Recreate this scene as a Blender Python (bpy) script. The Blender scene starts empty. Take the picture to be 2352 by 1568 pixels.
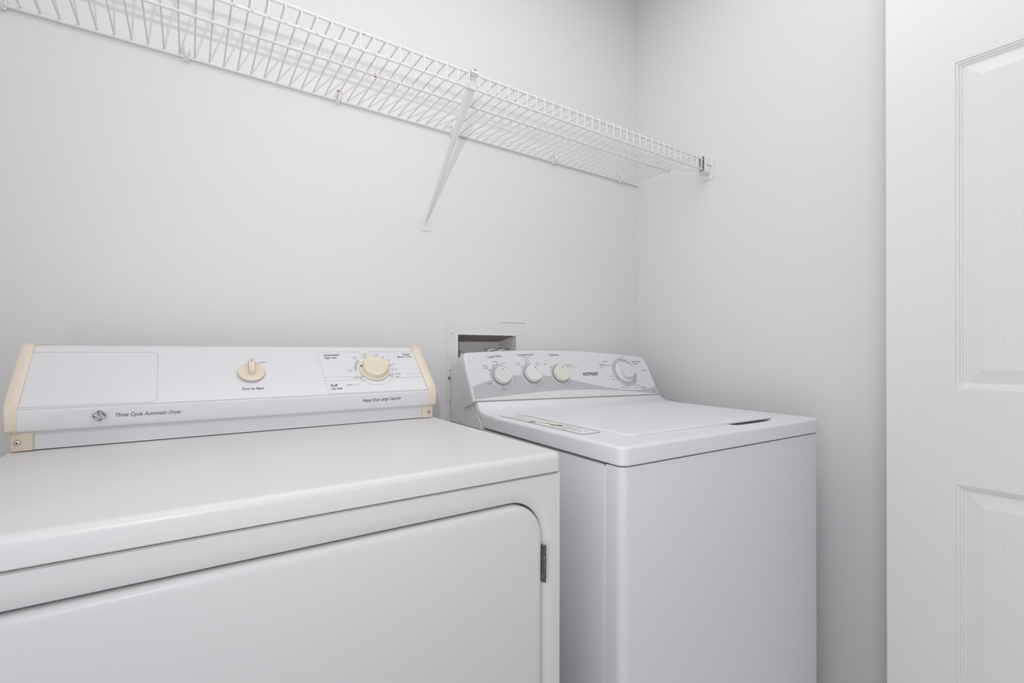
import bpy, bmesh, math
from mathutils import Vector, Matrix
S = bpy.context.scene
COL = S.collection
PI = math.pi

# ------------------------------------------------------------------ camera
yaw, pitch, roll = math.radians(-34.0771), math.radians(0.34), math.radians(0.1581)
F = Vector((-math.sin(yaw)*math.cos(pitch), math.cos(yaw)*math.cos(pitch), math.sin(pitch)))
R0 = F.cross(Vector((0, 0, 1))).normalized()
U0 = R0.cross(F)
R = math.cos(roll)*R0 + math.sin(roll)*U0
U = -math.sin(roll)*R0 + math.cos(roll)*U0
cd = bpy.data.cameras.new('camera')
cam = bpy.data.objects.new('camera', cd)
COL.objects.link(cam)
M = Matrix((R, U, -F)).transposed().to_4x4()
M.translation = Vector((-1.4453, -1.268, 1.0807))
cam.matrix_world = M
cd.sensor_width = 36
cd.lens = 36*1100.22/2352
cd.shift_x = 0.43/2352
cd.shift_y = 12.22/2352
cd.clip_start = 0.02
S.camera = cam

# ------------------------------------------------------------------ world, lights, exposure
w = bpy.data.worlds.new('world')
w.use_nodes = True
w.node_tree.nodes['Background'].inputs[0].default_value = (0.9, 0.93, 1, 1)
w.node_tree.nodes['Background'].inputs[1].default_value = 0.0
S.world = w
def area(name, loc, target, sx, sy, power, color, shape='RECTANGLE'):
    l = bpy.data.lights.new(name, 'AREA')
    l.shape = shape; l.size = sx; l.size_y = sy; l.energy = power; l.color = color
    o = bpy.data.objects.new(name, l)
    COL.objects.link(o)
    o.location = loc
    o.rotation_euler = (Vector(target)-Vector(loc)).to_track_quat('-Z', 'Y').to_euler()
    return o
area('ceiling_lamp', (-0.95, -0.80, 2.41), (-0.95, -0.80, 0), 1.4, 0.9, 6.9, (1.0, 0.985, 0.975))
area('left_daylight', (-1.90, -1.65, 1.15), (0, -1.65, 1.10), 1.2, 2.0, 10.8, (0.89, 0.945, 1.0))
fl = area('camera_flash', (-1.56, -1.40, 1.28), (-1.02, 0, 1.72), 0.032, 0.032, 2.1, (1.0, 0.98, 0.965), 'DISK')
fl.data.spread = math.radians(115)
S.view_settings.view_transform = 'Standard'
S.view_settings.look = 'None'
S.view_settings.gamma = 1
S.view_settings.use_curve_mapping = False
S.view_settings.exposure = 0.0

# ------------------------------------------------------------------ materials
def mat(name, col, rough=0.5, metal=0.0, coat=0.0, spec=0.5):
    m = bpy.data.materials.new(name)
    m.use_nodes = True
    b = m.node_tree.nodes['Principled BSDF']
    b.inputs['Base Color'].default_value = (*col, 1)
    b.inputs['Roughness'].default_value = rough
    b.inputs['Metallic'].default_value = metal
    b.inputs['Coat Weight'].default_value = coat
    b.inputs['Specular IOR Level'].default_value = spec
    return m
def bump(m, scale=(1, 1, 1), noise=60, detail=3, strength=0.1, dist=0.002, distortion=0.0):
    nt = m.node_tree; N = nt.nodes; L = nt.links
    tc = N.new('ShaderNodeTexCoord'); mp = N.new('ShaderNodeMapping')
    mp.inputs['Scale'].default_value = scale
    nz = N.new('ShaderNodeTexNoise'); nz.inputs['Scale'].default_value = noise
    nz.inputs['Detail'].default_value = detail; nz.inputs['Distortion'].default_value = distortion
    bp = N.new('ShaderNodeBump'); bp.inputs['Strength'].default_value = strength
    bp.inputs['Distance'].default_value = dist
    L.new(tc.outputs['Object'], mp.inputs['Vector']); L.new(mp.outputs['Vector'], nz.inputs['Vector'])
    L.new(nz.outputs['Fac'], bp.inputs['Height'])
    L.new(bp.outputs['Normal'], N['Principled BSDF'].inputs['Normal'])
    return nz
def tint(m, col2, noise=8, lo=0.5, hi=0.7, amount=1.0):
    nt = m.node_tree; N = nt.nodes; L = nt.links
    b = N['Principled BSDF']; c1 = tuple(b.inputs['Base Color'].default_value)
    tc = N.new('ShaderNodeTexCoord'); nz = N.new('ShaderNodeTexNoise')
    nz.inputs['Scale'].default_value = noise; nz.inputs['Detail'].default_value = 4
    rp = N.new('ShaderNodeMapRange'); rp.inputs[1].default_value = lo; rp.inputs[2].default_value = hi
    rp.inputs[4].default_value = amount
    mx = N.new('ShaderNodeMix'); mx.data_type = 'RGBA'
    mx.inputs[6].default_value = c1; mx.inputs[7].default_value = (*col2, 1)
    L.new(tc.outputs['Object'], nz.inputs['Vector']); L.new(nz.outputs['Fac'], rp.inputs[0])
    L.new(rp.outputs[0], mx.inputs[0]); L.new(mx.outputs[2], b.inputs['Base Color'])
WALL = mat('wall_paint', (0.805, 0.80, 0.805), 0.55, spec=0.3)
bump(WALL, (1, 1, 1.6), 70, 4, 0.22, 0.0015)
CEIL = mat('ceiling_paint', (0.85, 0.85, 0.85), 0.8)
bump(CEIL, noise=120, strength=0.15)
FLOOR = mat('floor_vinyl', (0.74, 0.65, 0.62), 0.4)
tint(FLOOR, (0.60, 0.55, 0.52), 6, 0.4, 0.65)
DOORP = mat('door_paint', (0.885, 0.862, 0.86), 0.27, spec=0.45)
nz = bump(DOORP, (130, 130, 3.2), 1.6, 4, 0.45, 0.0016, 0.6)
DOORR = mat('door_rail_paint', (0.885, 0.862, 0.86), 0.27, spec=0.45)
bump(DOORR, (90, 3.2, 90), 1.6, 4, 0.16, 0.0016, 0.6)
ENAMEL = mat('white_enamel', (0.735, 0.735, 0.735), 0.33)
bump(ENAMEL, noise=170, detail=2, strength=0.012, dist=0.0005)
WENAMEL = mat('washer_enamel', (0.825, 0.825, 0.855), 0.4)
bump(WENAMEL, noise=170, detail=2, strength=0.012, dist=0.0005)
PLAST = mat('white_plastic', (0.75, 0.75, 0.77), 0.22)
BAND = mat('warm_white_plastic', (0.76, 0.76, 0.75), 0.35)
CREAM = mat('aged_cream_plastic', (0.78, 0.69, 0.58), 0.4)
tint(CREAM, (0.74, 0.64, 0.52), 9, 0.4, 0.7)
KNOBC = mat('cream_knob_plastic', (0.76, 0.70, 0.56), 0.35)
KNOBW = mat('white_knob_plastic', (0.76, 0.76, 0.75), 0.35)
KNOBY = mat('yellowed_knob_plastic', (0.75, 0.75, 0.66), 0.35)
GREYP = mat('grey_print', (0.52, 0.52, 0.54), 0.4)
LINE = mat('fine_grey_print', (0.58, 0.58, 0.62), 0.5)
INK = mat('dark_print', (0.09, 0.085, 0.09), 0.5)
INKG = mat('mid_grey_print', (0.20, 0.20, 0.21), 0.5)
INKL = mat('pale_grey_print', (0.36, 0.36, 0.38), 0.5)
WHITEP = mat('white_print', (0.85, 0.85, 0.86), 0.4)
DARK = mat('dark_gap', (0.03, 0.03, 0.035), 0.7)
SILVER = mat('silver_badge', (0.62, 0.62, 0.63), 0.3, 0.6)
BADGEG = mat('badge_grey', (0.20, 0.20, 0.21), 0.4)
STEEL = mat('screw_steel', (0.55, 0.53, 0.50), 0.35, 0.8)
HINGE = mat('dark_hinge_metal', (0.13, 0.11, 0.10), 0.4, 0.5)
tint(HINGE, (0.28, 0.25, 0.23), 150, 0.5, 0.7)
WIRE = mat('white_vinyl_wire', (0.82, 0.82, 0.81), 0.35)
tint(WIRE, (0.78, 0.73, 0.67), 14, 0.52, 0.75, 0.8)
RUST = mat('orange_rust', (0.50, 0.22, 0.07), 0.8)
tint(RUST, (0.22, 0.09, 0.04), 300, 0.45, 0.6)
CLIP = mat('clear_white_plastic', (0.82, 0.82, 0.82), 0.25)
FRAME = mat('painted_frame', (0.79, 0.79, 0.79), 0.4)
CAULK = mat('old_cream_caulk', (0.78, 0.69, 0.58), 0.7)
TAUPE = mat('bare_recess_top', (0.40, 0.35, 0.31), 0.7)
RECESS = mat('grey_box_plastic', (0.80, 0.785, 0.785), 0.5)
CHROME = mat('valve_chrome', (0.86, 0.86, 0.85), 0.25, 0.5)
BRASS = mat('valve_pale_brass', (0.66, 0.60, 0.48), 0.35, 0.5)
LABELW = mat('sticker_white', (0.84, 0.84, 0.84), 0.4)
LABELB = mat('sticker_brown', (0.42, 0.27, 0.21), 0.5)
LABELO = mat('sticker_orange', (0.75, 0.48, 0.32), 0.5)

# ------------------------------------------------------------------ mesh helpers
class MB:
    def __init__(s): s.bm = bmesh.new(); s.mats = []
    def mi(s, m):
        if m not in s.mats: s.mats.append(m)
        return s.mats.index(m)
    def face(s, pts, m):
        f = s.bm.faces.new([s.bm.verts.new(p) for p in pts]); f.material_index = s.mi(m); return f
    def loft(s, loops, m, cap0=True, cap1=True, closed=True, ring=False):
        k = s.mi(m); V = [[s.bm.verts.new(p) for p in l] for l in loops]; n = len(V[0])
        pairs = list(zip(V[:-1], V[1:]))
        if ring: pairs.append((V[-1], V[0]))
        for a, b in pairs:
            for i in range(n if closed else n-1):
                j = (i+1) % n
                s.bm.faces.new((a[i], a[j], b[j], b[i])).material_index = k
        if not ring:
            if cap0: s.bm.faces.new(V[0][::-1]).material_index = k
            if cap1: s.bm.faces.new(V[-1]).material_index = k
    def box(s, x0, x1, y0, y1, z0, z1, m):
        s.loft([[(x0, y0, z0), (x1, y0, z0), (x1, y1, z0), (x0, y1, z0)],
                [(x0, y0, z1), (x1, y0, z1), (x1, y1, z1), (x0, y1, z1)]], m)
    def rbox(s, x0, x1, y0, y1, z0, z1, rv, rt, rb, m, seg=5, cap1=True):
        L = []
        for k in range(seg+1):
            a = PI/2*k/seg; ins = rb*(1-math.sin(a)); L.append((ins, z0+rb*(1-math.cos(a))))
        for k in range(seg+1):
            a = PI/2*k/seg; ins = rt*(1-math.cos(a)); L.append((ins, z1-rt*(1-math.sin(a))))
        loops = [[(x, y, z) for x, y in rrect(x0+i, x1-i, y0+i, y1-i, max(rv-i, 1e-4), 6)] for i, z in L]
        s.loft(loops, m, cap1=cap1)
    def prism(s, prof, x0, x1, m, inset=0.0):
        """prof: list of (y, z); extruded along x"""
        s.loft([[(x0, y, z) for y, z in prof], [(x1, y, z) for y, z in prof]], m)
    def tube(s, pts, r, m, n=8, caps=True):
        pts = [Vector(p) for p in pts]; loops = []
        t0 = (pts[1]-pts[0]).normalized()
        ref = Vector((1, 0, 0)) if abs(t0.x) < 0.9 else Vector((0, 0, 1))
        nrm = t0.cross(ref).normalized()
        for i, p in enumerate(pts):
            if i == 0: t = (pts[1]-pts[0])
            elif i == len(pts)-1: t = pts[-1]-pts[-2]
            else: t = (pts[i+1]-pts[i]).normalized()+(pts[i]-pts[i-1]).normalized()
            t.normalize()
            nrm = (nrm-t*nrm.dot(t)).normalized(); b = t.cross(nrm)
            rr = r[i] if isinstance(r, (list, tuple)) else r
            loops.append([p+rr*(math.cos(2*PI*k/n)*nrm+math.sin(2*PI*k/n)*b) for k in range(n)])
        s.loft(loops, m, caps, caps)
    def lathe(s, o, ax, prof, m, n=24):
        """prof: list of (radius, height) along ax from o"""
        o = Vector(o); ax = Vector(ax).normalized()
        ref = Vector((1, 0, 0)) if abs(ax.x) < 0.9 else Vector((0, 0, 1))
        a = ax.cross(ref).normalized(); b = ax.cross(a)
        s.loft([[o+ax*h+max(r, 1e-5)*(math.cos(2*PI*k/n)*a+math.sin(2*PI*k/n)*b) for k in range(n)] for r, h in prof], m)
    def screw(s, o, ax, r, m, slot=DARK):
        s.lathe(o, ax, [(r, 0), (r, r*.25), (r*.75, r*.5), (r*.3, r*.58)], m, 14)
        o = Vector(o)+Vector(ax).normalized()*r*.6
        s.lathe(o, ax, [(r*.3, 0), (r*.28, r*.06)], slot, 6)
    # ---- prints on a flat face; fr(u, v, h) gives the point
    def poly(s, fr, pts, m, h=0.0004): return s.face([fr(u, v, h) for u, v in pts], m)
    def line(s, fr, pts, wd, m, h=0.0004, closed=False):
        P = [Vector((u, v)) for u, v in pts]; A = []; B = []; n = len(P)
        for i in range(n):
            a = P[(i-1) % n] if (i or closed) else P[0]; c = P[(i+1) % n] if (i < n-1 or closed) else P[-1]
            t = (c-a).normalized(); q = Vector((-t.y, t.x))*wd/2
            A.append(P[i]+q); B.append(P[i]-q)
        k = s.mi(m)
        VA = [s.bm.verts.new(fr(*p, h)) for p in A]; VB = [s.bm.verts.new(fr(*p, h)) for p in B]
        for i in range(n if closed else n-1):
            j = (i+1) % n
            s.bm.faces.new((VB[i], VB[j], VA[j], VA[i])).material_index = k
    def disc(s, fr, u, v, r, m, h=0.0004, n=20):
        s.poly(fr, [(u+r*math.cos(2*PI*i/n), v+r*math.sin(2*PI*i/n)) for i in range(n)], m, h)
    def ring(s, fr, u, v, r, wd, m, h=0.0004, n=48, a0=0, a1=360):
        full = abs(a1-a0) >= 360
        pts = [(u+r*math.cos(math.radians(a0+(a1-a0)*i/n)), v+r*math.sin(math.radians(a0+(a1-a0)*i/n))) for i in range(n if full else n+1)]
        s.line(fr, pts, wd, m, h, full)
    def text(s, fr, txt, a, b, cap, m, h=0.0005, shear=0.0, bold=0.0):
        """text along the line a->b (face coordinates of its baseline ends), cap height given"""
        cu = bpy.data.curves.new('t', 'FONT'); cu.body = txt; cu.size = 1; cu.shear = shear; cu.offset = bold
        cu.resolution_u = 3
        ob = bpy.data.objects.new('t', cu); COL.objects.link(ob)
        dg = bpy.context.evaluated_depsgraph_get()
        me = bpy.data.meshes.new_from_object(ob.evaluated_get(dg))
        bpy.data.objects.remove(ob); bpy.data.curves.remove(cu)
        xs = [v.co.x for v in me.vertices]; x0, x1 = min(xs), max(xs)
        a = Vector(a); b = Vector(b); d = b-a; L = d.length; d.normalize(); q = Vector((-d.y, d.x))
        k = s.mi(m); ys = cap/0.73
        vs = []
        for v in me.vertices:
            p = a+d*((v.co.x-x0)/(x1-x0)*L)+q*(v.co.y*ys); vs.append(s.bm.verts.new(fr(p.x, p.y, h)))
        for f in me.polygons:
            try: s.bm.faces.new([vs[i] for i in f.vertices]).material_index = k
            except ValueError: pass
        bpy.data.meshes.remove(me)
    def knob(s, fr, u, v, r, base, ridge, ang, m, s0=.002, s1=.009, na=120, nr=36, tick=None):
        """round control knob whose top rises to an offset grip ridge"""
        ca, sa = math.cos(ang), math.sin(ang); k = s.mi(m)
        def hh(x, y):
            t = -x*sa+y*ca
            if t > s1: g = max(0.0, 1-(t-s1)/.0055)
            elif t > s0: g = 1.0
            else:
                e = min(1, (s0-t)/(r+s0)); g = (1-e)**1.7*0.92+0.08*(1-e)
            return base+(ridge-base)*g
        rows = []
        for i in range(nr+1):
            q = r*i/nr
            if i == 0: rows.append([s.bm.verts.new(fr(u, v, hh(0, 0)))]); continue
            rows.append([s.bm.verts.new(fr(u+q*math.cos(2*PI*j/na), v+q*math.sin(2*PI*j/na),
                         hh(q*math.cos(2*PI*j/na), q*math.sin(2*PI*j/na))-(0.0012 if i == nr else 0))) for j in range(na)])
        rows.append([s.bm.verts.new(fr(u+r*1.03*math.cos(2*PI*j/na), v+r*1.03*math.sin(2*PI*j/na), 0.001)) for j in range(na)])
        for j in range(na):
            s.bm.faces.new((rows[0][0], rows[1][j], rows[1][(j+1) % na])).material_index = k
        for a, b in zip(rows[1:-1], rows[2:]):
            for j in range(na):
                s.bm.faces.new((a[j], b[j], b[(j+1) % na], a[(j+1) % na])).material_index = k
        if tick:
            t0, t1, wd, mt = tick
            sm = (s0+s1)/2
            P = [(u+c*ca-sm*sa, v+c*sa+sm*ca) for c in (t0, t1)]
            s.line(fr, P, wd, mt, ridge+0.0004)
    def build(s, name, parent=None, ang=32, recalc=True):
        if recalc: bmesh.ops.recalc_face_normals(s.bm, faces=s.bm.faces)
        me = bpy.data.meshes.new(name); s.bm.to_mesh(me); s.bm.free()
        for m in s.mats: me.materials.append(m)
        for p in me.polygons: p.use_smooth = True
        me.set_sharp_from_angle(angle=math.radians(ang))
        o = bpy.data.objects.new(name, me); COL.objects.link(o)
        if parent: o.parent = parent
        return o
def rrect(x0, x1, y0, y1, r, seg=6):
    out = []
    for cx, cy, a0 in ((x1-r, y0+r, -90), (x1-r, y1-r, 0), (x0+r, y1-r, 90), (x0+r, y0+r, 180)):
        for k in range(seg+1):
            a = math.radians(a0+90*k/seg); out.append((cx+r*math.cos(a), cy+r*math.sin(a)))
    return out
def thing(name, label, cat, loc=(0, 0, 0), rz=0.0, group=None):
    o = bpy.data.objects.new(name, None); COL.objects.link(o); o.location = loc; o.rotation_euler = (0, 0, rz)
    o.empty_display_size = 0.1
    return tag(o, label, cat, group)
def tag(o, label, cat, group=None):
    o['label'] = label; o['category'] = cat
    if group: o['group'] = group
    return o
def struct(mb, name, label=None, cat=None):
    o = mb.build(name); o['kind'] = 'structure'
    if label: o['label'] = label; o['category'] = cat
    return o

# ------------------------------------------------------------------ the room
XL, YF, ZC = -1.93, -2.62, 2.44
HX0, HX1, HZ0, HZ1 = -0.7835, -0.5733, 0.965, 1.1260        # recess of the outlet box
b = MB()
for x0, x1, z0, z1 in ((XL, HX0, 0, ZC), (HX1, 0, 0, ZC), (HX0, HX1, 0, HZ0), (HX0, HX1, HZ1, ZC)):
    b.face([(x0, 0, z0), (x1, 0, z0), (x1, 0, z1), (x0, 0, z1)], WALL)
bmesh.ops.remove_doubles(b.bm, verts=b.bm.verts, dist=1e-5)
b.box(XL-.1, .1, .115, .16, -.1, ZC+.1, WALL)
o = struct(b, 'wall_back', 'white painted wall behind the dryer, washer and wire shelf', 'wall')
b = MB(); b.box(0, .1, YF-.1, .1, 0, ZC, WALL); o = struct(b, 'wall_right', 'white painted wall right of the washer, meeting the back wall in the corner', 'wall')
b = MB(); b.box(XL-.1, XL, YF-.1, .1, 0, ZC, WALL); o = struct(b, 'wall_left', 'white painted wall at the left end of the wire shelf', 'wall')
b = MB(); b.box(XL-.1, .1, YF-.1, YF, 0, ZC, WALL); o = struct(b, 'wall_front', 'white painted wall facing the machines', 'wall')
b = MB(); b.box(XL-.1, .1, YF-.1, .1, -.1, 0, FLOOR); struct(b, 'floor', 'grey floor under the dryer and washer', 'floor')
b = MB(); b.box(XL-.1, .1, YF-.1, .1, ZC, ZC+.1, CEIL); struct(b, 'ceiling', 'white ceiling of the laundry room', 'ceiling')
for nm, bx in (('baseboard_back', (XL, 0, -.012, 0, 0, .08)), ('baseboard_right', (-.012, 0, -.7, -.012, 0, .08))):
    b = MB(); b.box(*bx, FRAME); struct(b, nm, 'white baseboard along the foot of the %s wall' % nm.split('_')[1], 'baseboard')

# ------------------------------------------------------------------ panelled door resting open against the right wall
dt = math.radians(2.5)
door = bpy.data.objects.new('door_1', None); COL.objects.link(door)
door['kind'] = 'structure'; door['label'] = 'white moulded six-panel door standing open against the right wall'; door['category'] = 'door'
door.location = (-0.085, -0.8292, 0.004); door.rotation_euler = (0, 0, dt)
# local frame: face is the plane x=0 (looking towards -x), width runs along -y, thickness along +x
W, H, T = 0.71, 2.03, 0.035
cols = [(.121, .2975), (.4125, .589)]
rows = [(.235, .791), (.996, 1.697), (1.836, 1.935)]
us = [0, cols[0][0], cols[0][1], cols[1][0], cols[1][1], W]
zs = [0]+[z for r_ in rows for z in r_]+[H]
b = MB()
V = {}
def dv(u, z):
    if (u, z) not in V: V[(u, z)] = b.bm.verts.new((0, -u, z))
    return V[(u, z)]
for i in range(5):
    for j in range(len(zs)-1):
        if i in (1, 3) and j in (1, 3, 5): continue
        f = b.bm.faces.new((dv(us[i], zs[j]), dv(us[i+1], zs[j]), dv(us[i+1], zs[j+1]), dv(us[i], zs[j+1])))
        f.material_index = b.mi(DOORR if (i in (1, 3)) else DOORP)
for u0, u1 in cols:
    for z0, z1 in rows:
        prof = [(0, 0), (.0012, .0022), (.0050, .0030), (.0064, .0055), (.0095, .0065), (.0115, .0085), (.0135, .0088), (.0400, .0028), (.0412, .0026)]
        b.loft([[(d, -uu, zz) for uu, zz in ((u0+i, z0+i), (u1-i, z0+i), (u1-i, z1-i), (u0+i, z1-i))] for i, d in prof], DOORP, False, True)
e = .0018
b.loft([[(0, 0, 0), (0, -W, 0), (0, -W, H), (0, 0, H)], [(e, e, -e), (e, -W-e, -e), (e, -W-e, H+e), (e, e, H+e)],
        [(T, e, -e), (T, -W-e, -e), (T, -W-e, H+e), (T, e, H+e)]], DOORP, False, True)
b.build('door_leaf', door, 8)

# ------------------------------------------------------------------ dryer
DX, DY = -1.6625, -0.7131
dryer = thing('clothes_dryer', 'white dryer on the left with cream console ends and two cream knobs', 'dryer', (DX, DY, 0))
WD, DT, DB = .686, .9277, .8987
b = MB()
b.box(.0015, WD-.0015, .028, .655, 0.012, DB-.0025, ENAMEL)
# front sheet with the door opening
DR = (.039, .6487, .26, .8595); rr = .052
def dl(off, y, r): return [(x, y, z) for x, z in rrect(DR[0]-off, DR[1]+off, DR[2]-off, DR[3]+off, r, 10)]
def dr(x0, x1, z0, z1, y, r=1e-4): return [(x, y, z) for x, z in rrect(x0, x1, z0, z1, r, 10)]
x0, x1, z0, z1 = .0015, WD-.0015, .012, DB-.0025
b.loft([dr(x0, x1, z0, z1, .03), dr(x0, x1, z0, z1, .006), dr(x0+.0015, x1-.0015, z0+.0015, z1-.0015, .0035),
        dl(.020, .0035, rr+.020), dl(.014, .0048, rr+.014), dl(.006, .0085, rr+.006), dl(.0032, .0105, rr+.003), dl(.0032, .026, rr+.003)], ENAMEL, False, False)
b.build('cabinet', dryer)
b = MB()
b.box(.05, WD-.05, .06, .62, .0, .012, DARK)
b.build('base', dryer)
b = MB(); b.rbox(-.0055, WD, 0, .66, DB, DT, .012, .0095, .002, ENAMEL, 6); b.build('top_panel', dryer, 40)
b = MB()
b.loft([dl(-i, y, rr-i) for i, y in ((0, .024), (0, .0075), (.0008, .0045), (.0028, .002), (.006, .0008), (.010, .0004))], ENAMEL)
b.build('loading_door', dryer, 40)
b = MB()
b.box(.6485, .6535, .0005, .012, .741, .793, HINGE)
b.tube([(.6525, .0012, .7405), (.6525, .0012, .7935)], .0024, HINGE, 10)
b.box(.6465, .651, .0, .004, .7435, .7905, HINGE)
b.build('hinge', dryer)['label'] = 'dark metal hinge'
# console
FY, FZ, TY, TZ = .4271, .9905, .7090, .7052
def DF(u, v, h=0.0): return (u, FY+TY*v-TZ*h, FZ+TZ*v+TY*h)
def DBN(u, z, h=0.0): return (u, .4263-h, z)
prof = [(.6200, .9290), (.4415, .9290), (.4415, .9500), (.4395, .9535), (.4330, .9560), (.4282, .9590), (.4264, .9640), (.4263, .9872), (.4274, .9893)]
for v_ in (.0005, .1206): prof.append(DF(0, v_)[1:])
prof += [(.5185, 1.0810), (.5240, 1.0842), (.5310, 1.0857), (.62, 1.0862)]
b = MB()
b.prism(prof, .0110, .6585, PLAST)
G = LINE
b.line(DF, [(0.0125, 0.0009), (0.6581, 0.0009)], .0011, G)
# outline of the blank panel at the left
arc = [(.1733-.008+.008*math.sin(a), .1187-.008+.008*math.cos(a)) for a in [i*PI/16 for i in range(9)]]
arc2 = [(.1755-.008+.008*math.cos(a), .0044+.008-.008*math.sin(a)) for a in [i*PI/16 for i in range(9)]]
b.line(DF, [(.0125, .1187)]+arc+arc2+[(.0125, .0044)], .0006, G)
# outline round the cycle dial
b.line(DF, [(0.5361, 0.1084), (0.5363, 0.1194), (0.4479, 0.1194), (0.4443, 0.1172), (0.4431, 0.1128), (0.4483, 0.0077), (0.4502, 0.0046), (0.4541, 0.0031), (0.6582, 0.0031)], .0006, G)
b.line(DF, [(0.5502, 0.1095), (0.5504, 0.1194), (0.6605, 0.1194)], .0006, G)
b.line(DF, [(0.4438, 0.0469), (0.5140, 0.0469)], .0006, G)
b.line(DF, [(0.4437, 0.0373), (0.5196, 0.0373)], .0006, G)
b.line(DF, [(0.6229, 0.0509), (0.6602, 0.0511)], .0006, G)
b.line(DF, [(0.5911, 0.0393), (0.6596, 0.0405)], .0006, G)
DC = (.5525, .0648)
b.ring(DF, *DC, .0433, .0006, G)
b.line(DF, [(0.5020, 0.0236), (0.5095, 0.0236), (0.5231, 0.0365)], .0006, G)
for a, wd in ((106, .011), (212, .0105), (-28.4, .0105)):
    c, s_ = math.cos(math.radians(a)), math.sin(math.radians(a))
    b.poly(DF, [(DC[0]+c*q-s_*t, DC[1]+s_*q+c*t) for q, t in ((.0335, -.0030), (.0422, -.0038), (.0422, .0038), (.0335, .0030))], GREYP)
for k in range(7):
    a = math.radians(138+k*6.7); c, s_ = math.cos(a), math.sin(a)
    b.poly(DF, [(DC[0]+c*q-s_*t, DC[1]+s_*q+c*t) for q, t in ((.0375, -.0011), (.0412, -.0011), (.0412, .0011), (.0375, .0011))], INKG)
for k, tx in enumerate(('10', '20', '30', '40', '50', '60 MIN')):
    aa = 73-k*18.2; a = math.radians(aa); c, s_ = math.cos(a), math.sin(a)
    b.poly(DF, [(DC[0]+c*q-s_*t, DC[1]+s_*q+c*t) for q, t in ((.0388, -.0009), (.0420, -.0009), (.0420, .0009), (.0388, .0009))], INKG)
    p = (DC[0]+c*.0470, DC[1]+s_*.0462-.0010)
    b.text(DF, tx, (p[0]-.0012+.001*(k > 2), p[1]), (p[0]+.0036+(.0085 if k == 5 else 0), p[1]), .0036, INKG)
b.line(DF, [(0.5238, 0.0365), (0.5265, 0.0345)], .0016, INK)
T_ = b.text
T_(DF, 'Turn to Start', (0.2996, 0.0216), (0.3357, 0.0216), .0058, INK, shear=.25, bold=.012)
T_(DF, 'START', (0.3312, 0.0885), (0.3442, 0.0890), .0038, INKG)
b.line(DF, [(0.3269, 0.0885), (0.3294, 0.0863)], .0013, INK)
T_(DF, 'Automatic-', (0.4541, 0.1067), (0.4883, 0.1078), .0062, INK, shear=.25, bold=.015)
T_(DF, 'High Heat', (0.4548, 0.0990), (0.4808, 0.1001), .0048, INK, shear=.2, bold=.012)
T_(DF, 'Timed', (0.6281, 0.1078), (0.6468, 0.1089), .0055, INK, shear=.2, bold=.015)
T_(DF, 'Medium Heat', (0.6140, 0.1006), (0.6494, 0.1018), .0048, INK, shear=.2, bold=.004)
T_(DF, 'Fluff-', (0.4548, 0.0205), (0.4698, 0.0216), .0068, INK, shear=.25, bold=.015)
T_(DF, 'No Heat', (0.4554, 0.0127), (0.4770, 0.0138), .0054, INK, shear=.2, bold=.012)
T_(DF, 'START', (0.4865, 0.0216), (0.5000, 0.0223), .0040, INKG)
T_(DF, 'OFF', (.5372, .1095), (.5452, .1100), .0038, INKG)
T_(DF, 'OFF', (.5055, .0405), (.5135, .0412), .0038, INKG)
T_(DF, 'OFF', (.5955, .0405), (.6040, .0412), .0038, INKG)
T_(DF, 'MORE', (0.5132, 0.1012), (0.5224, 0.1018), .0024, INKL); T_(DF, 'DRY', (0.5146, 0.0973), (0.5214, 0.0979), .0024, INKL)
T_(DF, 'LESS', (0.4961, 0.0647), (0.5042, 0.0653), .0024, INKL); T_(DF, 'DRY', (0.4984, 0.0606), (0.5047, 0.0611), .0024, INKL)
T_(DBN, 'Heavy Duty Large Capacity', (.5136, .9730), (.5955, .9745), .0066, INK, shear=.22, bold=.006)
T_(DBN, 'Three Cycle Automatic Dryer', (.1228, .9728), (.2091, .9722), .0062, INKG, shear=.28, bold=.016)
b.build('console', dryer, 25)
# cream end caps with a screwed foot
def cap(x0, x1, fx0, fx1, sx):
    b = MB(); e = .0022
    pr = [(.622, .9300), (.4400, .9555), (.4290, .9562), (.4250, .9605), (.4236, .9700), (.4243, .9905), (.4300, 1.0005)]
    pr += [DF(0, .1160, .003)[1:], (.5140, 1.0848), (.5215, 1.0883), (.5300, 1.0893), (.622, 1.0897)]
    cy = sum(p[0] for p in pr)/len(pr); cz = sum(p[1] for p in pr)/len(pr)
    def sh(p): return (p[0]+(.0018 if p[0] < cy else 0), p[1]-(.0018 if p[1] > 1.03 else -.0004))
    b.loft([[(x0, *sh(p)) for p in pr], [(x0+e, *p) for p in pr], [(x1-e, *p) for p in pr], [(x1, *sh(p)) for p in pr]], CREAM)
    b.rbox(fx0, fx1, .4365, .60, .9288, .9575, .003, .003, .0005, CREAM)
    c = b.build('end_cap', dryer, 30)
    b = MB(); b.screw((sx, .4365, .9415), (0, -1, 0), .0042, STEEL); b.lathe((sx, .4367, .9415), (0, -1, 0), [(.0062, 0), (.006, .0008), (.0045, .0006)], CREAM, 18)
    b.build('screw', c)
    return c
cap(-.0030, .0120, .0018, .0272, .0102)['label'] = 'cream plastic left end cap'
cap(.6575, .6770, .6490, .6745, .6640)['label'] = 'cream plastic right end cap'
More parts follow.
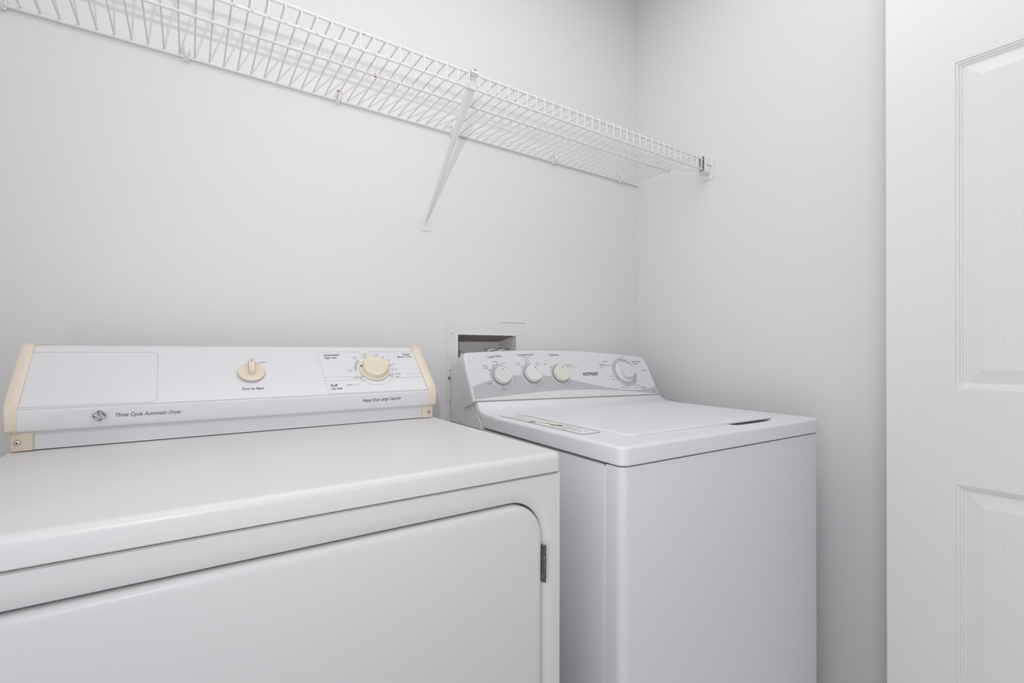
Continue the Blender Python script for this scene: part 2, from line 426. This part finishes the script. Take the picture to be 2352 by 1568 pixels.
# start knob
b = MB()
KC = (.3170, .0622)
def frn(u, v, h): return Vector(DF(u, v, h))
nD = Vector(DF(0, 0, 1))-Vector(DF(0, 0, 0))
b.lathe(DF(*KC, .0004), nD, [(.0185, 0), (.0185, .003), (.0226, .0032), (.0230, .0045), (.0222, .0056), (.010, .0066), (.0001, .0068)], CREAM, 40)
pf = [(.0215, .004), (.0225, .016), (.0205, .0190), (.000, .0185), (-.0065, .0165), (-.0085, .0135), (-.0095, .0060), (-.0100, .004)]
b.loft([[DF(KC[0]+x*(1 if hh_ < .008 else .86), KC[1]+v_, hh_) for v_, hh_ in pf] for x in (-.0050, -.0042, .0042, .0050)], CREAM)
b.line(DF, [(KC[0], KC[1]+.0125), (KC[0], KC[1]+.0195)], .0010, INK, .0197)
b.build('start_knob', dryer, 35)['label'] = 'cream start knob with upright fin'
b = MB()
b.lathe(DF(*DC, .0004), nD, [(.0320, 0), (.0326, .0012), (.0322, .0026), (.0300, .0034), (.0001, .0036)], CREAM, 48)
b.ring(DF, *DC, .0318, .0009, HINGE, .0030, 40, 100, 170)
b.build('dial_ring', dryer, 40)
b = MB()
b.knob(DF, *DC, .0262, .0125, .0250, math.radians(-22), KNOBC, .0035, .0140)
b.poly(DF, [(DC[0]+x, DC[1]+y) for x, y in ((-.0300, .0070), (-.0255, .0040), (-.0230, .0095), (-.0270, .0125))], HINGE, .0042)
b.build('cycle_knob', dryer, 30)['label'] = 'large cream cycle knob'
# round badge with script letters
b = MB(); BC = (.1035, .9757)
def BF(u, v, h=0.0): return (BC[0]+u, .4263-h, BC[1]+v)
b.lathe(BF(0, 0, 0), (0, -1, 0), [(.0104, 0), (.0104, .0010), (.0098, .0014), (.0001, .0014)], SILVER, 36)
b.disc(BF, 0, 0, .0090, BADGEG, .0016, 36)
b.ring(BF, 0, 0, .0089, .0007, WHITEP, .0017, 40)
for k in range(4):
    a0 = 20+90*k
    pts = [((.0082-.0032*t*t)*math.cos(math.radians(a0+70*t)), (.0082-.0032*t*t)*math.sin(math.radians(a0+70*t))) for t in [i/8 for i in range(9)]]
    b.line(BF, pts, .0007, WHITEP, .0017)
def spline(cp, n=8):
    out = []; P = [cp[0]]+cp+[cp[-1]]
    for i in range(1, len(P)-2):
        for k in range(n):
            t = k/n; p0, p1, p2, p3 = [Vector(q) for q in P[i-1:i+3]]
            q = .5*((2*p1)+(p2-p0)*t+(2*p0-5*p1+4*p2-p3)*t*t+(3*p1-p0-3*p2+p3)*t**3); out.append((q.x, q.y))
    return out+[cp[-1]]
for cp in ([(-.0050, .0022), (-.0028, .0012), (-.0020, .0034), (-.0038, .0040), (-.0046, .0010), (-.0012, -.0012), (-.0012, -.0036), (-.0034, -.0046), (-.0046, -.0030), (-.0024, -.0014), (-.0006, .0006)],
           [(.0028, .0042), (.0012, .0036), (.0016, .0014), (.0034, .0010), (.0014, -.0004), (.0008, -.0028), (.0030, -.0046), (.0052, -.0024), (.0036, -.0006), (.0026, -.0020), (.0036, -.0028)]):
    b.tube([BF(u, v, .0018) for u, v in spline(cp)], .00048, WHITEP, 6)
b.build('badge', dryer, 3)['label'] = 'round grey badge with curling script letters'

# ------------------------------------------------------------------ washer
washer = thing('washing_machine', 'white top-loading washer in the corner with a grey swoosh console and four knobs', 'washing machine', (-.8253, -.6921, 0), math.radians(-1.6501))
LB, LT = .8783, .9125
b = MB()
b.rbox(.004, .682, .0460, .680, .012, LB-.0055, .004, .001, .001, WENAMEL)
b.build('cabinet', washer, 40)
b = MB(); b.box(.05, .636, .06, .64, 0, .012, DARK); b.build('base', washer)
b = MB()
L = []
pl_ = rrect(.0035, .6825, .0035, .1, .017, 8)
b.loft([[(x, min(y, .0448), z) for x, y in pl_] for z in (.014, LB-.0026)], WENAMEL)
b.build('front_panel', washer, 40)
b = MB(); b.box(.004, .0300, .0400, .0470, LB-.0075, LB-.0005, DARK); b.build('lid_switch', washer)
# rear metal panel that rises beside the console
side = [(.500, .872), (.5045, .885), (.5165, .901), (.5420, .914), (.5560, .9215), (.5545, .9480), (.590, .9330), (.605, .9190), (.6130, .9220), (.6190, .9370), (.6600, 1.0180), (.6660, 1.030), (.6750, 1.034), (.683, 1.033), (.683, .872)]
b = MB(); b.prism(side, -.0010, .6850, WENAMEL)
b.tube([(-.0008, y, z) for y, z in ((.684, 1.0335), (.6750, 1.0335), (.6655, 1.0290), (.6600, 1.0180), (.6400, .9780), (.6190, .9370), (.6125, .9235), (.6050, .9190))], .0016, WENAMEL, 8)
b.build('rear_panel', washer, 40)
# moulded top cover
b = MB()
top = [(.0, LB), (.0, LT-.006)]
seg = 6; rv = .019
Ls = []
for k in range(4): Ls.append((.0025*(1-k/3), LB+.0025*k/3))
for k in range(7):
    a = PI/2*k/6; Ls.append((.0062*(1-math.cos(a)), LT-.0062*(1-math.sin(a))))
Ls.append((.0155, LT+.0002)); Ls.append((.024, LT+.0002))
loops = []
for i, z in Ls:
    loops.append([(x, min(y, .504), z) for x, y in rrect(i, .686-i, i, .560, max(rv-i, 1e-4), 8)])
b.loft(loops, WENAMEL, True, False)
# top surface with the finger pocket in front of the lid
GX = [.024+(.638)*i/150 for i in range(151)]; GY = [.024+(.476)*i/120 for i in range(121)]
def sst(a, c, x):
    t = min(1, max(0, (x-a)/(c-a))); return t*t*(3-2*t)
def topz(x, y):
    z = LT+.0002
    pk = sst(.395, .425, x)*(1-sst(.560, .585, x))*sst(.040, .060, y)*(1-sst(.090, .105, y))
    z -= .0085*pk
    return z
gv = [[b.bm.verts.new((x, y, topz(x, y))) for y in GY] for x in GX]; k = b.mi(WENAMEL)
for i in range(150):
    for j in range(120): b.bm.faces.new((gv[i][j], gv[i+1][j], gv[i+1][j+1], gv[i][j+1])).material_index = k
# sweep up to the console
cvL = [(.436, LT-.022), (.436, LT), (.468, LT+.0012), (.492, LT+.0035), (.508, LT+.0075), (.519, LT+.0145), (.5265, LT+.0260), (.5300, LT+.0290), (.5530, LT+.0300), (.5570, .9225), (.5350, .9120), (.5165, .9010), (.5060, .8880), (.504, .8800)]
cvR = [(.436, LT-.022), (.436, LT), (.455, LT+.0012), (.472, LT+.0030), (.486, LT+.0068), (.4975, LT+.0135), (.5075, LT+.0235), (.5100, LT+.0250), (.5330, LT+.0255), (.5370, .9225), (.5250, .9120), (.5130, .9010), (.5060, .8880), (.504, .8800)]
def cvl(x, C, e): return [(x, y+(e if k_ < 8 else -e), z-(e if z > LT else 0)) for k_, (y, z) in enumerate(C)]
b.loft([cvl(.0006, cvL, .0036), cvl(.0020, cvL, .0012), cvl(.0048, cvL, 0), cvl(.6812, cvR, 0), cvl(.6840, cvR, .0012), cvl(.6854, cvR, .0036)], WENAMEL)
b.build('top_cover', washer, 40)
# lid
b = MB()
def ll(i, z): return [(x, y, z) for x, y in rrect(.083+i, .603-i, .066+i, .440-i, .022-i*.5, 8)]
b.loft([ll(.001, LT-.001), ll(0, LT+.0012), ll(.0006, LT+.0030), ll(.0022, LT+.0042), ll(.0050, LT+.0046), ll(.016, LT+.0050), ll(.021, LT+.0050)], WENAMEL)
b.build('lid', washer, 40)
# warning sticker along the left edge of the cover
b = MB()
def SF(u, v, h=0.0): return (u, v, LT+.0004+h)
SX0, SX1, SY0, SY1 = .0245, .0760, .1335, .468
o_ = rrect(SX0, SX1, SY0, SY1, .012, 6); b.poly(SF, o_, LABELW, .0002)
b.line(SF, o_, .0016, INKG, .0004, True)
for y in (.405, .330, .235, .196): b.line(SF, [(SX0+.002, y), (SX1-.002, y)], .0016, INKG, .0004)
for y in (.360, .388): b.line(SF, [(SX0+.010, y), (SX1-.016, y)], .003, INKL, .0004)
for q_, (x, y, c) in enumerate(((.046, .302, LABELO), (.053, .286, LABELO), (.047, .258, LABELB), (.056, .246, LABELB), (.036, .322, INKL))):
    b.poly(SF, [(x+.007*math.cos(t), y+.009*math.sin(t)) for t in [i*PI/6 for i in range(12)]], c, .0005+.00015*q_)
b.line(SF, [(SX0+.008, .218), (SX1-.010, .218)], .004, INKL, .0004); b.line(SF, [(SX0+.010, .206), (SX1-.016, .206)], .0025, INKL, .0004)
b.line(SF, [(.036, .180), (.056, .180)], .004, INKL, .0004)
for i in range(4): b.disc(SF, .038+i*.008, .158+.007*(i % 2), .0020, INKL, .0004)
b.build('warning_label', washer)['label'] = 'long warning sticker with brown and orange pictograms'
# console
ex = Vector((.686, -.020, 0)).normalized(); a0 = Vector((0, .5245, .936)); tt = Vector((0, .067, .1273)).normalized(); nn = ex.cross(tt)
def WF(u, v, h=0.0): return tuple(a0+ex*u+tt*v+nn*h)
def topv(u): return .1525+.0105*(1-((u-.300)/.31)**2) if u < .60 else None
out = []
uu0, uu1 = -.009, .6855
edge = []
for i in range(25):
    u = uu0+.012+(uu1-.017-uu0-.012)*i/24
    edge.append((u, .1640-.0105*((u-.26)/.27)**2*(.9 if u < .26 else 1.15)))
vL, vR = edge[0][1], edge[-1][1]
left = [(uu0-.0005, .008), (uu0-.0012, .09), (uu0, vL-.018), (uu0+.002, vL-.008), (uu0+.006, vL-.002)]
right = [(uu1-.011, vR-.003), (uu1-.006, vR-.011), (uu1-.003, vR-.022), (uu1, .010)]
bot = [(uu1, -.0050), (.57, -.0010), (.40, .0040), (.20, .0085), (uu0+.002, .0110)]
outl = left+edge+right+[(uu1, -.004)]
bb = [(uu1-.02, -.004)]+[(.6-.05*i, -.003+.0015*i*.9) for i in range(12)]
outl = left+edge+right+[(uu1+.0005, -.0045), (.45, -.001), (.22, .004), (uu0+.001, .008)]
def push(p, h, inset):
    c = Vector((.338, .075)); q = Vector(p)
    d = Vector((max(-1, min(1, (q.x-c.x)/.34)), max(-1, min(1, (q.y-c.y)/.08))))
    q = q-Vector((math.copysign(min(1, abs(d.x)**8), d.x)*inset, math.copysign(min(1, abs(d.y)**3), d.y)*inset))
    return WF(q.x, q.y, h)
b = MB()
lp = []
for inset, h in ((.010, 0), (.0055, 0), (.0028, -.0009), (.0010, -.0028), (0, -.006)):
    lp.append([push(p, h, inset) for p in outl])
lp.append([push(p, -.022, .000) for p in outl])
bk = []
for p in outl:
    q = Vector(push(p, -.022, .0)); zb = min(1.062, max(.920, .920+(q.z-.945)*1.12))
    bk.append((q.x, max(q.y+.012, .590+(zb-.920)*.56), zb))
b.loft(lp+[bk], PLAST)
# grey swoosh
ups = [(-.003, .0500), (.020, .0585), (.054, .0686), (.090, .0755), (.1302, .0800), (.1826, .0821), (.2200, .0800), (.2579, .0748), (.3301, .0616), (.3850, .0480), (.4429, .0340), (.4850, .0255), (.5292, .0188), (.5800, .0150), (.6267, .0166), (.6560, .0205), (.6785, .0265)]
los = [(-.003, .0135), (.050, .0175), (.1183, .0216), (.2082, .0269), (.3034, .0284), (.4040, .0257), (.48, .0205), (.5466, .0147), (.62, .0055), (.6785, -.0025)]
us_ = [-.003+(.6815)*i/60 for i in range(61)]
def ip(P, u):
    for (a, c), (d, e_) in zip(P, P[1:]):
        if a <= u <= d+1e-9: return c+(e_-c)*(u-a)/(d-a)
    return P[-1][1]
k = b.mi(GREYP)
VA = [b.bm.verts.new(WF(u, max(ip(ups, u), ip(los, u)), .0003)) for u in us_]; VB = [b.bm.verts.new(WF(u, ip(los, u), .0003)) for u in us_]
for i in range(60): b.bm.faces.new((VB[i], VB[i+1], VA[i+1], VA[i])).material_index = k
VC = [b.bm.verts.new(WF(u, ip(los, u)-.0005, .0003)) for u in us_]
VD = [b.bm.verts.new(WF(u, min(ip(los, u)-.001, .010-.0145*max(0, u)/.6785), .0003)) for u in us_]
k = b.mi(BAND)
for i in range(60): b.bm.faces.new((VD[i], VD[i+1], VC[i+1], VC[i])).material_index = k
b.line(WF, [(-.003, .0088), (.20, .0050), (.45, .0005), (.684, -.0040)], .0016, INKL, .0005)
for (u, v, r) in ((.0937, .0810, .0358), (.1976, .0830, .0352), (.2990, .0805, .0338)):
    b.disc(WF, u, v, r, GREYP, .0006, 48); b.ring(WF, u, v, r+.0007, .0017, WHITEP, .0008)
b.ring(WF, .5638, .0810, .0445, .0110, GREYP, .0006, 56, -65, 105)
b.ring(WF, .5638, .0810, .0445, .0110, GREYP, .0006, 56, 112, 222)
b.ring(WF, .5638, .0810, .0445, .0110, GREYP, .0006, 56, 226, 290)
b.ring(WF, .5638, .0810, .0510, .0012, WHITEP, .0006, 56)
def dot(u, v, r=.0020):
    b.disc(WF, u, v, r*1.9, WHITEP, .0009, 14); b.disc(WF, u, v, r, INK, .0011, 12)
for c, r, angs in (((.0937, .0810), .0370, (152, 117, 93, 207, 262)), ((.1976, .0830), .0362, (138, 104)), ((.2990, .0805), .0350, (137, 45))):
    for a in angs: dot(c[0]+r*math.cos(math.radians(a)), c[1]+r*math.sin(math.radians(a)))
for a in (62, 88, 150, 164, 200, 212, 252, 266, 296, 308):
    b.disc(WF, .5638+.050*math.cos(math.radians(a)), .081+.050*math.sin(math.radians(a)), .0015, INK, .0010, 10)
X = b.text
X(WF, 'Load Size', (.0670, .1365), (.1113, .1400), .0078, INK)
X(WF, 'Temperature', (.1653, .1415), (.2237, .1450), .0078, INK)
X(WF, 'Options', (.2798, .1420), (.3159, .1430), .0078, INK)
X(WF, 'Wash / Rinse', (.1800, .1360), (.2060, .1375), .0032, INKL)
X(WF, 'HOTPOINT', (.3872, .0725), (.4486, .0720), .0112, INK, bold=.028)
X(WF, 'Whites', (.4655, .1060), (.4955, .1050), .0072, INKG)
X(WF, 'Permanent', (.6150, .1165), (.6540, .1165), .0056, INK); X(WF, 'Press', (.6160, .1085), (.6350, .1075), .0056, INK)
X(WF, 'Colors', (.6085, .0200), (.6345, .0190), .0072, INKG)
X(WF, 'Super', (.0800, .1225), (.0965, .1240), .0048, INKG); X(WF, 'Reset', (.1040, .1185), (.1190, .1195), .0042, INKL)
X(WF, 'Extra', (.0440, .1105), (.0575, .1110), .0044, INKG); X(WF, 'Large', (.0435, .1040), (.0590, .1045), .0044, INKG)
X(WF, 'Large', (.0410, .0555), (.0570, .0560), .0050, INKG); X(WF, 'Small', (.0850, .0365), (.1010, .0365), .0050, INKG)
for tx, p in (('Cold', (.1535, .1175)), ('Cold', (.1545, .1120)), ('Warm', (.1865, .1290)), ('Cold', (.1880, .1235)), ('Hot', (.2215, .1165)), ('Cold', (.2222, .1110))):
    X(WF, tx, p, (p[0]+.0125, p[1]+.0004), .0040, INKL)
X(WF, 'Off', (.2510, .1120), (.2590, .1122), .0042, INKG); X(WF, 'Extra Rinse', (.3290, .1090), (.3590, .1085), .0040, INKG)
b.line(WF, [(.333, .1045), (.378, .1035)], .0009, INKL)
for (u, v, wd) in ((.483, .1210, .024), (.497, .1050, .012), (.4640, .0985, .014), (.4960, .0680, .010), (.5000, .0570, .014), (.524, .0280, .024), (.546, .0240, .012), (.585, .0240, .010), (.592, .0320, .016), (.569, .1370, .018), (.603, .1200, .008), (.640, .0850, .024), (.612, .0110, .014), (.650, .0120, .018), (.655, .0060, .014)):
    b.line(WF, [(u, v), (u+wd, v-.0004)], .0018, INKL)
b.build('console', washer, 30)
def wknob(name, u, v, r, m, ang, label, base=.0125, ridge=.021):
    b = MB()
    b.lathe(WF(u, v, .0008), nn, [(r*1.06, 0), (r*1.06, .0012), (r*1.0, .0016)], HINGE, 40)
    b.knob(lambda x, y, h: WF(x, y, h+.0012), u, v, r, base, ridge, ang, m, .0030, .0110, tick=(-r*.55, -r*.2, .0014, INK))
    b.build(name, washer, 30)['label'] = label
wknob('load_size_knob', .0940, .0795, .0248, KNOBW, math.radians(-32), 'white load size knob')
wknob('temperature_knob', .1976, .0815, .0250, KNOBW, math.radians(-68), 'white temperature knob')
wknob('options_knob', .2990, .0800, .0250, KNOBY, math.radians(-50), 'yellowed options knob')
b = MB()
b.lathe(WF(.5638, .0810, .0006), nn, [(.0375, 0), (.0380, .0018), (.0370, .0030), (.034, .0042), (.0001, .0058)], KNOBW, 48)
b.disc(WF, .5480, .1050, .0015, INK, .0060, 10)
sk = b.build('cycle_dial', washer, 40); sk['label'] = 'white cycle selector dial'
b = MB(); b.knob(lambda x, y, h: WF(x, y, h+.004), .5655, .0810, .0250, .0120, .0235, math.radians(-28), PLAST, .0020, .0110)
b.build('knob_grip', sk, 30)

# ------------------------------------------------------------------ outlet box in the back wall
ob = thing('outlet_box', 'white recessed water outlet box in the wall above the washer console', 'outlet box', (0, 0, 0))
b = MB()
fx0, fx1, fz0, fz1 = -.8193, -.5375, .930, 1.1665
def fl(x0, x1, z0, z1, y, r=1e-4): return [(x, y, z) for x, z in rrect(x0, x1, z0, z1, r, 2)]
b.loft([fl(fx0, fx1, fz0, fz1, -.0002), fl(fx0+.0006, fx1-.0006, fz0+.0006, fz1-.0006, -.0028), fl(HX0-.004, HX1+.004, HZ0-.004, HZ1+.004, -.0030),
        fl(HX0-.002, HX1+.002, HZ0-.002, HZ1+.002, -.0046), fl(HX0+.001, HX1-.001, HZ0+.001, HZ1-.001, -.0042), fl(HX0+.0014, HX1-.0014, HZ0+.0014, HZ1-.0014, .018)], FRAME, False, False)
fo = b.build('face_frame', ob, 30)
for x, z in ((-.8022, 1.1312), (-.5581, 1.1311), (-.8105, 1.0224)):
    b = MB(); b.screw((x, -.0028, z), (0, -1, 0), .0040, CLIP, INKG); b.build('screw', fo)
b = MB()
b.lathe((-.8105, -.0028, .9970), (0, -1, 0), [(.0040, 0), (.0040, .0012), (.0026, .0015)], DARK, 14)
b.lathe((-.8105, -.0042, .9970), (0, -1, 0), [(.0020, 0), (.0018, .0008)], CLIP, 10)
b.build('grommet', fo)
b = MB(); b.loft([[(-.632, -.0002, 1.1660), (-.632, -.0034, 1.1664), (-.632, -.0002, 1.1672)], [(-.590, -.0002, 1.1650), (-.590, -.0050, 1.1672), (-.590, -.0002, 1.1690)], [(-.5360, -.0002, 1.1655), (-.5360, -.0040, 1.1668), (-.5360, -.0002, 1.1680)]], CAULK); b.build('caulk_strip', ob)['label'] = 'cream strip of old caulk at the top right'
b = MB()
rx0, rx1, rz0, rz1, rd = HX0+.0005, HX1-.0005, HZ0+.0005, HZ1-.0005, .104
rzb = 1.1065
b.face([(rx0, rd, rz0), (rx1, rd, rz0), (rx1, rd, rzb), (rx0, rd, rzb)], RECESS)
b.face([(rx0, .004, rz0), (rx0, rd, rz0), (rx0, rd, rzb), (rx0, .004, rz1)], RECESS)
b.face([(rx1, .004, rz0), (rx1, rd, rz0), (rx1, rd, rzb), (rx1, .004, rz1)], RECESS)
b.face([(rx0, .004, rz0), (rx1, .004, rz0), (rx1, rd, rz0), (rx0, rd, rz0)], RECESS)
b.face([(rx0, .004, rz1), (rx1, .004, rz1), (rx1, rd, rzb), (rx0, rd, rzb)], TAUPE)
b.box(rx1-.003, rx1-.0005, .030, .100, 1.083, 1.0855, TAUPE)
for x, y in ((-.745, .035), (-.715, .090)): b.lathe((x, y, rz1-.0002-.1935*(y-.004)), (0, 0, -1), [(.0032, 0), (.002, .001)], DARK, 10)
b.build('recess', ob, recalc=False)
def valve(x, m, nm, lab):
    b = MB()
    b.lathe((x, .052, rz0), (0, 0, 1), [(.013, 0), (.013, .012), (.009, .016), (.009, .060), (.012, .064), (.012, .082), (.0095, .086), (.0095, .096), (.006, .100), (.006, .108), (.0001, .109)], m, 20)
    b.tube([(x, .052, rz0+.073), (x, .018, rz0+.073), (x, .010, rz0+.066), (x, .010, rz0+.030)], .0085, m, 12)
    pts = [(x+.017*math.cos(t), .045+.012*math.sin(t), rz0+.113+.002*math.sin(3*t)) for t in [i*PI/12 for i in range(25)]]
    b.tube(pts, .0042, m, 8)
    b.tube([(x-.017, .045, rz0+.113), (x+.017, .045, rz0+.113)], .0045, m, 8)
    b.build(nm, ob, 40)['label'] = lab
valve(-.640, CHROME, 'supply_valve', 'chrome supply valve, left'); valve(-.600, CHROME, 'supply_valve', 'chrome supply valve, right')
b = MB(); b.tube([(-.752, .03, rz0), (-.752, .03, rz0+.086), (-.752, .036, rz0+.097), (-.752, .05, rz0+.100)], .012, BRASS, 14); b.build('drain_hose_end', ob, 40)

# ------------------------------------------------------------------ wire shelf
shelf = thing('wire_shelf', 'long white wire shelf on the back wall above the machines', 'shelf', (-.90, -.012, 1.7163))
SO = Vector((-.90, -.012, 1.7163))
def sp(x, y, z): return Vector((x, y, z))-SO
ZU, ZW = 1.7155, 1.7200
xs0, xs1 = -1.915, -.0035
def rail(nm, y, z, r, x0, x1, m=WIRE, spots=()):
    b = MB(); b.tube([sp(x0, y, z), sp(x1, y, z)], r, m, 12)
    for x, rr_, dy, dz in spots:
        b.lathe(sp(x, y+dy, z+dz), (0, -1, -1), [(rr_*.6, -.001), (rr_, r*.4), (rr_*.6, r*.75), (.0004, r*.8)], RUST, 9)
    return b.build(nm, shelf, 60)
rail('back_rail', -.0048, 1.7175, .0034, xs0, xs1)
rail('middle_rail', -.1750, 1.7148, .0036, xs0, -.030, spots=((-1.090, .0042, 0, -.0005), (-1.083, .0026, 0, .0006)))
rail('upper_front_rail', -.3055, ZU, .0032, xs0, -.0045, spots=((-.905, .0036, 0, .001), (-.890, .0026, 0, .002), (-1.155, .002, 0, -.001)))
rail('lower_front_rail', -.3050, 1.6815, .0030, xs0, -.0045)
b = MB(); r = .00175
path = [(-.900, -.0030, ZW+.001), (-.900, -.150, ZW), (-.900, -.298, ZW), (-.900, -.3030, ZW), (-.900, -.3070, ZW-.0008), (-.900, -.3098, ZW-.0036), (-.900, -.3104, ZW-.008), (-.900, -.3096, 1.6915), (-.900, -.3092, 1.6795)]
b.tube([sp(*p) for p in path], r, WIRE, 8)
w0 = b.build('cross_wire', shelf, 60)
pitch_ = .02735
n = 0
x = -.0688+pitch_
while x > -1.905:
    c = w0 if n == 0 else w0.copy()
    if n: COL.objects.link(c); c.parent = shelf
    c.location = (x+.900, 0, 0)
    x -= pitch_; n += 1

# wall clips
def clip_mesh(rust=False):
    b = MB()
    b.rbox(-.0058, .0058, -.0062, -.0004, -.0165, .0155, .003, .002, .002, CLIP, 3)
    b.tube([(0, -.004, .011), (0, -.0130, .0085), (0, -.0175, .004), (0, -.0190, -.002), (0, -.0175, -.0080), (0, -.0120, -.0125), (0, -.005, -.0145)], [.0036, .0040, .0043, .0044, .0042, .0036, .003], CLIP, 12)
    b.screw((0, -.0062, .0125), (0, -1, .2), .0042, RUST if rust else CLIP, INKG)
    if rust: b.lathe((0, -.0150, .0105), (0, -1, .8), [(.0042, -.001), (.0046, .0016), (.002, .003)], RUST, 10)
    return b
clips = ((-1.7339, 'white plastic wall clip under the far left end of the wire shelf', False),
         (-1.4515, 'white plastic wall clip second from the left, left of the rusty one', False),
         (-1.1296, 'white plastic wall clip with an orange rusty screw', True),
         (-.8050, 'white plastic wall clip half hidden behind the diagonal brace', False),
         (-.4212, 'white plastic wall clip between the diagonal brace and the clip nearest the corner', False),
         (-.1039, 'white plastic wall clip nearest the corner of the room', False))
pc = None
for i, (x, lab, ru) in enumerate(clips):
    if ru: c = clip_mesh(True).build('wall_clip')
    elif pc is None: c = pc = clip_mesh().build('wall_clip')
    else: c = pc.copy(); COL.objects.link(c)
    c.location = (x, 0, 1.7255)
    tag(c, lab, 'clip', 'clips holding the wire shelf to the wall')

# diagonal brace
br = thing('shelf_brace', 'white diagonal metal brace from the wall up to the front of the wire shelf', 'brace', (-.885, 0, 1.4185))
BO = Vector((-.885, 0, 1.4185))
b = MB()
A = Vector((-.885, -.004, 1.446)); B = Vector((-.9030, -.2965, 1.690)); d = (B-A).normalized()
sx = Vector((1, 0, 0)); sx = (sx-d*sx.dot(d)).normalized(); up = sx.cross(d)
lp = []
for t, wd, th in ((0, .0028, .0024), (.08, .0034, .004), (.35, .0042, .006), (.7, .0066, .007), (1.0, .0106, .0075)):
    p = A.lerp(B, t)-BO
    lp.append([p+sx*wd+up*th*.5, p+sx*(wd-.002)+up*th, p-sx*(wd-.002)+up*th, p-sx*wd+up*th*.5, p-sx*wd-up*th*.6, p+sx*wd-up*th*.6])
b.loft(lp, FRAME); b.build('arm', br, 30)
b = MB()
hk = [(-.2930, 1.684), (-.2985, 1.690), (-.2985, 1.7215), (-.3055, 1.7235), (-.3135, 1.7200), (-.3135, 1.7140), (-.3110, 1.7140), (-.3100, 1.7190), (-.3055, 1.7205), (-.3012, 1.7185), (-.3010, 1.686)]
b.loft([[Vector((x, y, z))-BO for y, z in hk] for x in (-.9132, -.8928)], FRAME)
b.lathe(Vector((-.9030, -.2985, 1.708))-BO, (-.3, .9, -.2), [(.0036, 0), (.0025, .0008), (.001, .001)], RUST, 9)
b.lathe(Vector((-.902, -.3125, 1.7225))-BO, (0, -1, .6), [(.0026, -.001), (.002, .0008), (.001, .001)], RUST, 9)
b.build('hook', br)['label'] = 'bent hook with rust spots'
b = MB()
b.loft([[(x, y, z) for x, z in rrect(-.0165, .0165, 0, .036, .004, 4)] for y in (-.0003, -.0022)], FRAME)
fp = b.build('foot_plate', br)
b = MB(); b.screw((0, -.0022, .0185), (0, -1, 0), .0042, CLIP, INKG); b.build('screw', fp)

# end bracket on the right wall
eb = thing('shelf_end_bracket', 'white plastic end bracket fixing the front of the wire shelf to the right wall', 'bracket', (0, -.305, 1.692))
EO = Vector((0, -.305, 1.692))
b = MB()
b.loft([[(x, y, z) for y, z in rrect(-.0235, .0235, -.0395, .0395, .006, 5)] for x in (-.0003, -.0032)], CLIP)
pl2 = b.build('wall_plate', eb)
b = MB()
def cl(x, i): return [(x, y, z) for y, z in rrect(-.0130+i, .0115-i, -.0215+i, .0315-i, .004, 4)]
b.loft([cl(-.0028, 0), cl(-.036, 0), cl(-.0375, .0006), cl(-.036, .0022), cl(-.0045, .0022)], CLIP, True, True)
b.box(-.030, -.003, -.0165, -.0125, .003, .0055, CLIP)
b.build('socket', eb, 40)
for y, z in ((-.006, .0352), (-.004, -.0300)):
    b = MB(); b.screw((-.0032, y, z), (-1, 0, 0), .0030, CLIP, INKG); b.build('screw', pl2)
